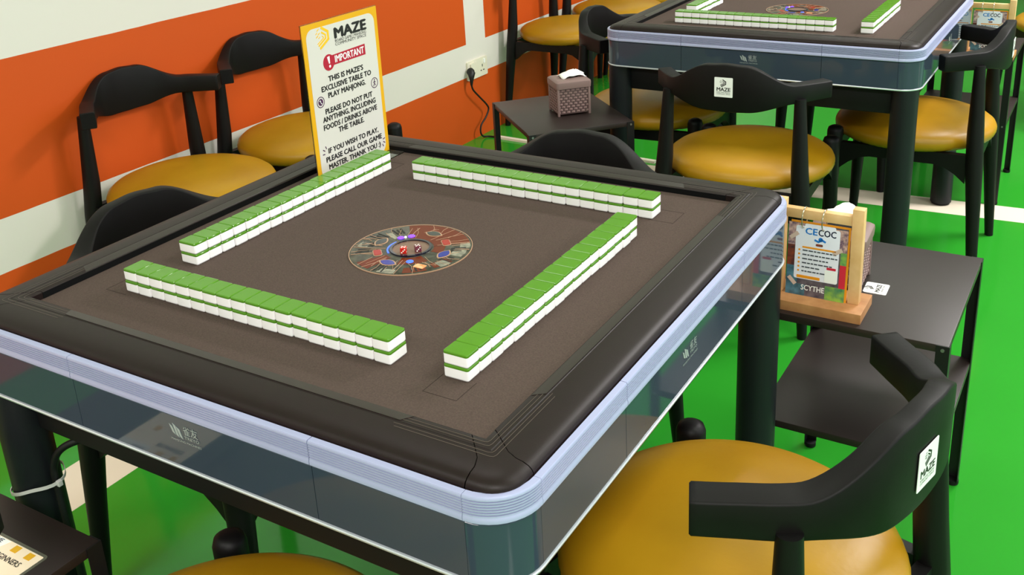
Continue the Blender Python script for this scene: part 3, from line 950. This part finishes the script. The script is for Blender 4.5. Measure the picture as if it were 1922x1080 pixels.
# ================================================================== STANDING SIGN
def make_sign():
    T = thing('table_sign', 'tall acrylic notice sign with yellow border, standing behind the left tile wall', 'sign', (-0.380, 0.1940, FZ), 0.0)
    W_, H_ = 0.2360, 0.329
    f = frame_x((0, 0, 0))
    # acrylic sheet with folded foot
    bm = bmesh.new()
    box_bm(bm, -0.0030, -0.0012, -0.0015, W_ + 0.0015, 0.0004, H_ + 0.0015, 0.0004, 1)
    obj_bm('acrylic_back', bm, 'acrylic', T)
    bm = bmesh.new()
    box_bm(bm, -0.0030, 0.0415, -0.0015, W_ + 0.0015, 0.0003, 0.0021, 0.0004, 1)
    obj_bm('acrylic_foot', bm, 'acrylic', T)
    plate('printed_sheet', [(0, 0.002), (W_, 0.002), (W_, H_), (0, H_)], 'sign_yellow', T, f, -0.0011, 0.0)
    r = rrect(W_ - 0.022, H_ - 0.014, 0.020, 6, W_ / 2, H_ / 2 - 0.004)
    plate('white_field', r, 'sign_white', T, f, 0.0, 0.0004)
    Z = 0.0006
    # heading
    emblem('emblem', T, f, 0.040, 0.2770, 0.043, 'logo_yellow', 0.0004, 0.0007)
    text('lettering', 'MAZE', 0.0305, 'ink', T, f, x=0.145, y=0.2868, width=0.100, bold=0.058, z=Z)
    text('lettering', 'BOARD GAME | MAHJONG', 0.0088, 'ink', T, f, x=0.145, y=0.2785, width=0.100, bold=0.008, z=Z)
    text('lettering', 'COMMUNITY SPACE', 0.0088, 'ink', T, f, x=0.1445, y=0.2712, width=0.100, bold=0.008, z=Z)
    # red banner
    pl = plate('red_banner', [(0.068, 0.2335), (0.1865, 0.2335), (0.1865, 0.2565), (0.068, 0.2545)], 'sign_red', T, f, 0.0004, 0.0007)
    ci = plate('red_disc', circle2(0.0170, 32, 0.0690, 0.2420), 'sign_red', T, f, 0.0004, 0.0008)
    text('lettering', 'IMPORTANT', 0.0205, 'white_print', pl, f, x=0.1345, y=0.2378, width=0.093, bold=0.03, z=0.0009)
    plates('exclamation_mark', [[(0.0650, 0.2535), (0.0725, 0.2550), (0.0722, 0.2395), (0.0690, 0.2390)], circle2(0.0030, 14, 0.0712, 0.2335)], 'white_print', ci, f, 0.0008, 0.0010)
    lines = [('THIS IS MAZE\u2019S', 0.1180, 0.2030, 0.111), ('EXCLUSIVE TABLE TO', 0.1180, 0.1860, 0.159), ('PLAY MAHJONG.', 0.1165, 0.1695, 0.120),
             ('PLEASE DO NOT PUT', 0.1185, 0.1380, 0.152), ('ANYTHING, INCLUDING', 0.1185, 0.1222, 0.171), ('FOODS / DRINKS ABOVE', 0.1187, 0.1055, 0.174), ('THE TABLE.', 0.1180, 0.0900, 0.083),
             ('IF YOU WISH TO PLAY,', 0.1200, 0.0545, 0.165), ('PLEASE CALL OUR GAME', 0.1203, 0.0370, 0.184), ('MASTER. THANK YOU :)', 0.1205, 0.0200, 0.172)]
    for (s, x, y, wd) in lines:
        text('lettering', s, 0.0158, 'ink', T, f, x=x, y=y, width=wd, bold=0.048, z=Z)
    # two round prohibition marks
    for (cx, cy, kind) in ((0.0315, 0.1668, 0), (0.2065, 0.1655, 1)):
        bm = bmesh.new()
        ring_bm(bm, 0.0100, 0.0117, 0.0004, 0.0007, 32, lambda x, y, z: f @ Vector((cx + x, cy + y, z)))
        ic = obj_bm('prohibition_mark', bm, 'sign_purple', T)
        if kind == 0:
            plates('pictogram', [circle2(0.0072, 20, cx, cy)], 'sign_purple', ic, f, 0.0004, 0.0007)
            plates('pictogram', [stroke([(cx - 0.004, cy + 0.004), (cx + 0.0035, cy - 0.0045)], 0.0011), stroke([(cx - 0.001, cy + 0.0045), (cx + 0.001, cy - 0.004)], 0.0013)], 'white_print', ic, f, 0.0007, 0.0009)
        else:
            plates('pictogram', [circle2(0.0018, 12, cx + 0.0005, cy + 0.0062), stroke([(cx, cy + 0.004), (cx - 0.0004, cy - 0.001), (cx - 0.004, cy - 0.007)], 0.0019),
                                 stroke([(cx, cy - 0.001), (cx + 0.003, cy - 0.0065)], 0.0019), stroke([(cx - 0.0042, cy + 0.0005), (cx, cy + 0.0035), (cx + 0.004, cy + 0.0005)], 0.0015)], 'sign_purple', ic, f, 0.0004, 0.0007)
    # little emphasis strokes
    ra = [[(0.0300, 0.0720), (0.0325, 0.0660)], [(0.0215, 0.0665), (0.0275, 0.0625)], [(0.0195, 0.0565), (0.0265, 0.0560)]]
    rb = [[(0.2160, 0.0330), (0.2235, 0.0345)], [(0.2165, 0.0275), (0.2230, 0.0235)], [(0.2130, 0.0225), (0.2165, 0.0165)]]
    plates('emphasis_strokes', [stroke(p, 0.0022) for p in ra + rb], 'sign_purple', T, f, 0.0004, 0.0007)
    return T
make_sign()

# ================================================================== MENU STAND (flip booklet on a pine stand)
def make_stand():
    T = thing('menu_stand', 'x', 'menu stand')
    # origin: middle of the base, on the table; faces -Y
    box('base', -0.103, 0.094, -0.050, 0.048, 0.0, 0.021, 'pine_dark', T, 0.0012)
    for x0, x1 in ((-0.089, -0.071), (0.058, 0.080)):
        box('post', x0, x1, -0.010, 0.010, 0.021, 0.2195, 'pine', T, 0.0012)
    box('crossbar', -0.071, 0.058, -0.008, 0.008, 0.184, 0.2035, 'pine', T, 0.001)
    # booklet, hanging from two rings
    B = bpy.data.objects.new('booklet', None)
    link(B, T)
    B.location = (0, -0.010, 0)
    B['label'] = 'flip booklet hung on two metal rings'
    f = Matrix.Translation((-0.006, 0, 0.095)) @ Euler((PI / 2 - 0.05, 0, 0)).to_matrix().to_4x4()
    w2, h2 = 0.058, 0.079
    bk = plate('back_page', [(-w2 + 0.004, -h2 + 0.002), (w2 + 0.004, -h2 + 0.002), (w2 + 0.004, h2 + 0.004), (-w2 + 0.004, h2 + 0.004)], 'orange_print', B, f, -0.0035, -0.0025)
    pg = plate('front_page', [(-w2, -h2), (w2, -h2), (w2, h2), (-w2, h2)], 'dark_print', B, f, -0.0020, -0.0008)
    def pr(nm, x0, x1, y0, y1, m, z0=-0.0008, z1=-0.0004): return plate(nm, [(x0, y0), (x1, y0), (x1, y1), (x0, y1)], m, pg, f, z0, z1)
    pr('picture', -w2, -0.026, 0.032, h2, 'comic_print')
    pr('picture', -w2, -0.040, -0.012, 0.032, 'brown_print')
    pr('picture', 0.022, w2, 0.030, h2 - 0.003, 'comic_print')
    pr('picture', -w2, -0.020, -h2, -0.050, 'sky_print')
    pr('picture', 0.020, w2, -h2, -0.045, 'green_print')
    pr('picture', 0.046, w2, -0.045, 0.004, 'red_print')
    pr('picture', 0.046, w2, 0.004, 0.030, 'green_print')
    pr('picture', -w2, -0.036, -0.050, -0.012, 'sky_print')
    wp = plate('white_card', rrect(0.086, 0.112, 0.004, 3, 0.0, 0.018), 'page_white', pg, f, -0.0004, 0.0)
    plate('white_card', rrect(0.060, 0.016, 0.003, 3, 0.004, 0.0715), 'page_white', pg, f, -0.0006, -0.0002)
    text('lettering', 'CE', 0.019, 'blue_print', wp, f, x=-0.013, y=0.058, width=0.023, bold=0.03, z=0.0002)
    text('lettering', 'COC', 0.019, 'navy_print', wp, f, x=0.018, y=0.058, width=0.034, bold=0.03, z=0.0002)
    plates('picture', [stroke([(-0.006, 0.048), (0.002, 0.045), (0.008, 0.050), (0.016, 0.046)], 0.004), circle2(0.0045, 14, 0.006, 0.050)], 'blue_print', wp, f, 0.0, 0.0003)
    plate('badge', rrect(0.014, 0.005, 0.002, 2, 0.004, 0.038), 'brown_print', wp, f, 0.0, 0.0003)
    plate('rule', rrect(0.066, 0.0035, 0.001, 2, 0.004, 0.030), 'orange_print', wp, f, 0.0, 0.0003)
    polys = []
    for k, ln in enumerate((0.064, 0.066, 0.050, 0.054, 0.030, 0.040)):
        x = -0.028
        y = 0.022 - k * 0.0088
        while x < -0.028 + ln:
            l = random.uniform(0.004, 0.010)
            polys.append([(x, y), (x + l, y), (x + l, y + 0.0026), (x, y + 0.0026)])
            x += l + 0.0016
    plates('small_print', polys, 'grey_print', wp, f, 0.0, 0.0003)
    plates('bullets', [circle2(0.0022, 10, -0.0345, 0.0235 - k * 0.0088) for k in range(6)], 'orange_print', wp, f, 0.0, 0.0003)
    plate('rule', rrect(0.046, 0.006, 0.001, 2, -0.014, -0.033), 'orange_print', wp, f, 0.0, 0.0003)
    plate('code_panel', rrect(0.024, 0.026, 0.001, 2, 0.030, -0.024), 'white_print', wp, f, 0.0, 0.0003)
    plate('code_heading', rrect(0.018, 0.005, 0.001, 2, 0.030, -0.0075), 'red_print', wp, f, 0.0, 0.0004)
    text('lettering', 'SCYTHE', 0.016, 'white_print', pg, f, x=-0.004, y=-0.061, width=0.046, bold=0.02, z=0.0001)
    for (x, y, a) in ((-0.046, 0.052, 0.7), (0.040, 0.030, 0.6), (-0.046, -0.044, -0.8)):
        c_, s_ = math.cos(a), math.sin(a)
        plate('tape', [(x + c_ * px - s_ * py, y + s_ * px + c_ * py) for px, py in ((-0.010, -0.004), (0.010, -0.004), (0.010, 0.004), (-0.010, 0.004))], 'tape', pg, f, 0.0, 0.0003)
    for x in (-0.034, 0.005):
        bm = bmesh.new()
        rr = 0.0205
        rings = tube_rings([(x, 0.006 + rr * math.cos(2 * PI * k / 28), 0.1865 + rr * math.sin(2 * PI * k / 28)) for k in range(29)], 0.0012, 8)
        loft(bm, rings, caps=False)
        obj_bm('ring', bm, 'ring_metal', B)
    return T
stand = make_stand()
stand.location = (0.558, 0.582, ZT)
tag(stand, 'pine menu stand with flip booklet on the right side table', 'menu stand', 'pine menu stands')
stand2 = copy_tree(stand)
stand2.location = (0.574, 2.890, ZT)
tag(stand2, 'pine menu stand with flip booklet at the top right edge', 'menu stand', 'pine menu stands')

# ================================================================== TISSUE BOXES
def make_tissue_box():
    T = thing('tissue_box', 'x', 'tissue box')
    hx, hy, h = 0.058, 0.052, 0.098
    body = box('body', -hx + 0.003, hx - 0.003, -hy + 0.003, hy - 0.003, 0.005, h, 'mauve_gap', T, 0.004)
    # basket weave: short raised strands in staggered rows on all four sides
    bm = bmesh.new()
    rows = 9
    for fc in range(4):
        wd, dep = (hx, hy) if fc % 2 == 0 else (hy, hx)
        for r in range(rows):
            z0 = 0.010 + r * (h - 0.014) / rows
            z1 = z0 + (h - 0.014) / rows * 0.72
            x = -wd + 0.006 + (0.0 if r % 2 else -0.0085)
            while x < wd - 0.006:
                a, b = max(x, -wd + 0.006), min(x + 0.0135, wd - 0.006)
                if b - a > 0.002:
                    def q(px, py, pz):
                        px, py = px, -(dep - 0.0035) - py
                        for _ in range(fc): px, py = -py, px
                        return (px, py, pz)
                    m = (a + b) / 2
                    v = [bm.verts.new(q(*p)) for p in ((a, 0, z0), (b, 0, z0), (b, 0, z1), (a, 0, z1), (m, 0.0026, (z0 * 0.75 + z1 * 0.25)), (m, 0.0026, (z0 * 0.25 + z1 * 0.75)))]
                    for f_ in ((0, 1, 4), (1, 2, 5, 4), (2, 3, 5), (3, 0, 4, 5)): bm.faces.new([v[i] for i in f_])
                x += 0.017
    o = obj_bm('weave', bm, 'mauve_weave', body)
    o['kind'] = 'stuff'
    for (sx, sy) in ((-1, -1), (1, -1), (1, 1), (-1, 1)):
        box('corner_post', sx * hx - 0.0055, sx * hx + 0.0055 - 0.0, sy * hy - 0.0055, sy * hy + 0.0055, 0.0, h, 'mauve', T, 0.0025) if False else \
        box('corner_post', min(sx * hx, sx * (hx - 0.008)), max(sx * hx, sx * (hx - 0.008)), min(sy * hy, sy * (hy - 0.008)), max(sy * hy, sy * (hy - 0.008)), 0.0, h, 'mauve', T, 0.002)
    # lid with slot
    bm = bmesh.new()
    rings = []
    for (g, z_) in ((0.003, h - 0.004), (0.004, h + 0.012), (0.003, h + 0.017), (-0.002, h + 0.021), (-0.010, h + 0.0225)):
        rings.append([(x, y, z_) for x, y in rrect(2 * (hx + g), 2 * (hy + g), 0.010, 4)])
    loft(bm, rings)
    lid = obj_bm('lid', bm, 'mauve', T)
    plate('slot', rrect(0.062, 0.024, 0.010, 4), 'slot', lid, flat((0, 0, h + 0.0225)), 0.0, 0.0004)
    # crumpled tissue
    bm = bmesh.new()
    rr = random.Random(5)
    nx, ny = 13, 9
    grid = []
    for i in range(nx):
        row = []
        for j in range(ny):
            u, v = i / (nx - 1) * 2 - 1, j / (ny - 1) * 2 - 1
            fall = max(0.0, 1 - (u * u * 0.7 + v * v * 0.5))
            zz = 0.0228 + h + 0.021 * fall ** 0.7 * (0.75 + 0.25 * math.sin(3 * u + 2 * v)) + rr.uniform(0, 0.003) * fall
            row.append(bm.verts.new((0.012 + u * 0.042 + 0.004 * math.sin(4 * v), 0.004 + v * 0.026 * (1 - 0.2 * u) + 0.003 * math.sin(5 * u), zz)))
        grid.append(row)
    for i in range(nx - 1):
        for j in range(ny - 1): bm.faces.new((grid[i][j], grid[i + 1][j], grid[i + 1][j + 1], grid[i][j + 1]))
    ti = obj_bm('tissue', bm, 'tissue', T, angle=60)
    sm = ti.modifiers.new('thick', 'SOLIDIFY')
    sm.thickness = 0.0008
    return T
tb = make_tissue_box()
tb.location = (-0.5700, 1.633, ZT)
tb.rotation_euler = (0, 0, math.radians(46.5))
tag(tb, 'mauve woven plastic tissue box on the side table below the socket', 'tissue box', 'mauve tissue boxes')
tb2 = copy_tree(tb)
tb2.location = (0.562, 0.715, ZT)
for c_ in tb2.children:
    if c_.name.startswith('tissue'):
        c_.scale = (0.8, 0.8, 1.0)
        me_ = c_.data.copy(); c_.data = me_
        for v_ in me_.vertices:
            v_.co.x -= 0.008
            if v_.co.z > 0.1206: v_.co.z = 0.1206 + 0.050 * min(1.0, (v_.co.z - 0.1206) / 0.021) ** 0.45
tb2.rotation_euler = (0, 0, math.radians(3))
tag(tb2, 'mauve woven plastic tissue box hidden behind the pine menu stand', 'tissue box', 'mauve tissue boxes')
# small logo card lying by the tissue box
cd = thing('logo_card', 'small white logo card lying flat beside the tissue box at right', 'card', (0.6445, 0.7035, ZT), math.radians(2))
fc = flat((0, 0, 0))
plate('card', rrect(0.046, 0.050, 0.004, 3), 'white_print', cd, fc, 0.0, 0.0012)
fr = Matrix.Rotation(PI / 2, 4, 'Z')
emblem('emblem', cd, fr, -0.010, 0.006, 0.018, 'ink', 0.0012, 0.0014)
text('lettering', 'MAZE', 0.013, 'ink', cd, fr, x=0, y=-0.0085, width=0.036, bold=0.022, z=0.0015)
text('lettering', 'COMMUNITY SPACE', 0.0042, 'ink', cd, fr, x=0, y=-0.0145, width=0.036, z=0.0015)

# laminated card on the bottom-left side table
lc = thing('laminated_card', 'laminated cream and yellow card lying on the bottom left side table', 'card', (-0.271, -0.742, ZT), 0.0)
plate('laminate', rrect(0.158, 0.220, 0.006, 4), 'laminate_edge', lc, fc, 0.0, 0.0010)
plate('print_sheet', rrect(0.148, 0.210, 0.001, 1), 'paper_cream', lc, fc, 0.0010, 0.0014)
plate('white_heading', [(-0.074, 0.088), (-0.006, 0.088), (0.000, 0.104), (-0.074, 0.104)], 'white_print', lc, fc, 0.0014, 0.0017)
for (x, y) in ((0.022, 0.0968), (0.054, 0.0960), (-0.040, 0.045)):
    plate('yellow_square', [(x - 0.0065, y - 0.006), (x + 0.0065, y - 0.006), (x + 0.0065, y + 0.006), (x - 0.0065, y + 0.006)], 'sign_yellow', lc, fc, 0.0014, 0.0018)
text('lettering', 'GAME', 0.010, 'navy_print', lc, fc, x=-0.026, y=0.0955, width=0.028, bold=0.02, z=0.0019)
text('lettering', 'BEGINNERS', 0.0130, 'ink', lc, fc, x=0.0275, y=0.0735, width=0.060, bold=0.012, z=0.0019)

# ================================================================== SOCKET, PLUG, CABLES
so = thing('wall_socket', 'cream double wall socket with a black plug in it', 'socket', (XW, 2.828, 0.355))
bm = bmesh.new()
fx = frame_x((0, 0, 0))
prism_bm(bm, rrect(0.178, 0.094, 0.006, 3), 0.0, 0.009, lambda x, y, z: fx @ Vector((x, y, z)))
sp_ = obj_bm('face_plate', bm, 'socket', so, angle=30)
for x in (-0.042, 0.042):
    plate('switch', rrect(0.014, 0.022, 0.002, 2, x + 0.018, 0.026), 'white_print', sp_, fx, 0.009, 0.012)
    plates('pin_holes', [rrect(0.006, 0.014, 0.001, 1, x, 0.006), rrect(0.012, 0.005, 0.001, 1, x - 0.012, -0.018), rrect(0.012, 0.005, 0.001, 1, x + 0.012, -0.018)], 'ink', sp_, fx, 0.009, 0.0094)
ad = plate('adapter', rrect(0.052, 0.050, 0.006, 3, -0.042, 0.012), 'socket', sp_, fx, 0.0094, 0.016)
pg_ = thing('plug', 'black round power plug in the wall socket', 'plug', (XW, 2.782, 0.338))
lathe_bm = bmesh.new()
loft(lathe_bm, tube_rings([(0.0165, -0.036, 0.022), (0.024, -0.040, 0.019), (0.033, -0.048, 0.010), (0.037, -0.055, -0.004), (0.038, -0.059, -0.022), (0.038, -0.061, -0.042)], [0.019, 0.020, 0.018, 0.013, 0.009, 0.006], 16))
obj_bm('plug_body', lathe_bm, 'plug', pg_)
cp = smooth_path([(0.038, -0.061, -0.040), (0.038, -0.048, -0.070), (0.038, 0.002, -0.117), (0.038, 0.062, -0.172), (0.038, 0.077, -0.201), (0.038, 0.048, -0.235), (0.038, 0.002, -0.264), (0.038, -0.007, -0.300), (0.040, 0.012, -0.326), (0.055, 0.040, -0.3325), (0.12, 0.046, -0.3325)], 8)
tube('cord', cp, 0.0045, 'cable_black', pg_, 10)
tk = thing('floor_cable_cover', 'narrow cream cable cover on the green floor by the wall', 'cable cover', (-1.66, 2.832, 0.0), 0.0)
bm = bmesh.new()
prof = [(-0.014, 0.0), (-0.011, 0.010), (-0.006, 0.013), (0.006, 0.013), (0.011, 0.010), (0.014, 0.0)]
loft(bm, [[(x, y - 0.055 * x, z) for y, z in prof] for x in (0.0, 0.9)])
obj_bm('cover', bm, 'trunk', tk)
# cable and zip tie on the left front leg of the near table
cb = thing('power_cable', 'black power cable strapped to the left front leg of the near table', 'cable', (-0.472, -0.472, 0.0))
pth = smooth_path([(0.17, 0.10, 0.610), (0.13, 0.05, 0.610), (0.078, 0.015, 0.592), (0.053, 0.004, 0.555), (0.052, 0.002, 0.50), (0.062, 0.0, 0.36), (0.078, 0.0, 0.20), (0.09, 0.0, 0.08), (0.12, -0.005, 0.010), (0.20, -0.02, 0.008)], 8)
tube('cord', pth, 0.0062, 'cable_black', cb, 10)
zt_ = thing('zip_tie', 'pale grey zip tie looped round the left table leg', 'zip tie', (-0.472, -0.472, 0.0))
bm = bmesh.new()
rings = []
for k in range(41):
    a = 2 * PI * k / 40
    rx = 0.0415 + 0.020 * max(0.0, math.cos(a)) ** 6
    c0 = Vector((rx * math.cos(a), rx * math.sin(a) * (1.0 if math.cos(a) < 0.8 else 1.0), 0.528 - 0.028 * (0.5 - 0.5 * math.cos(a - 0.4))))
    o_ = Vector((math.cos(a), math.sin(a), 0))
    rings.append([c0 + o_ * 0.0006 + Vector((0, 0, 0.003)), c0 + o_ * 0.002 + Vector((0, 0, 0.003)), c0 + o_ * 0.002 - Vector((0, 0, 0.003)), c0 + o_ * 0.0006 - Vector((0, 0, 0.003))])
loft(bm, rings, caps=False)
obj_bm('strap', bm, 'zip', zt_)
box('lock', 0.0595, 0.0675, -0.004, 0.004, 0.520, 0.530, 'zip', zt_, 0.001)
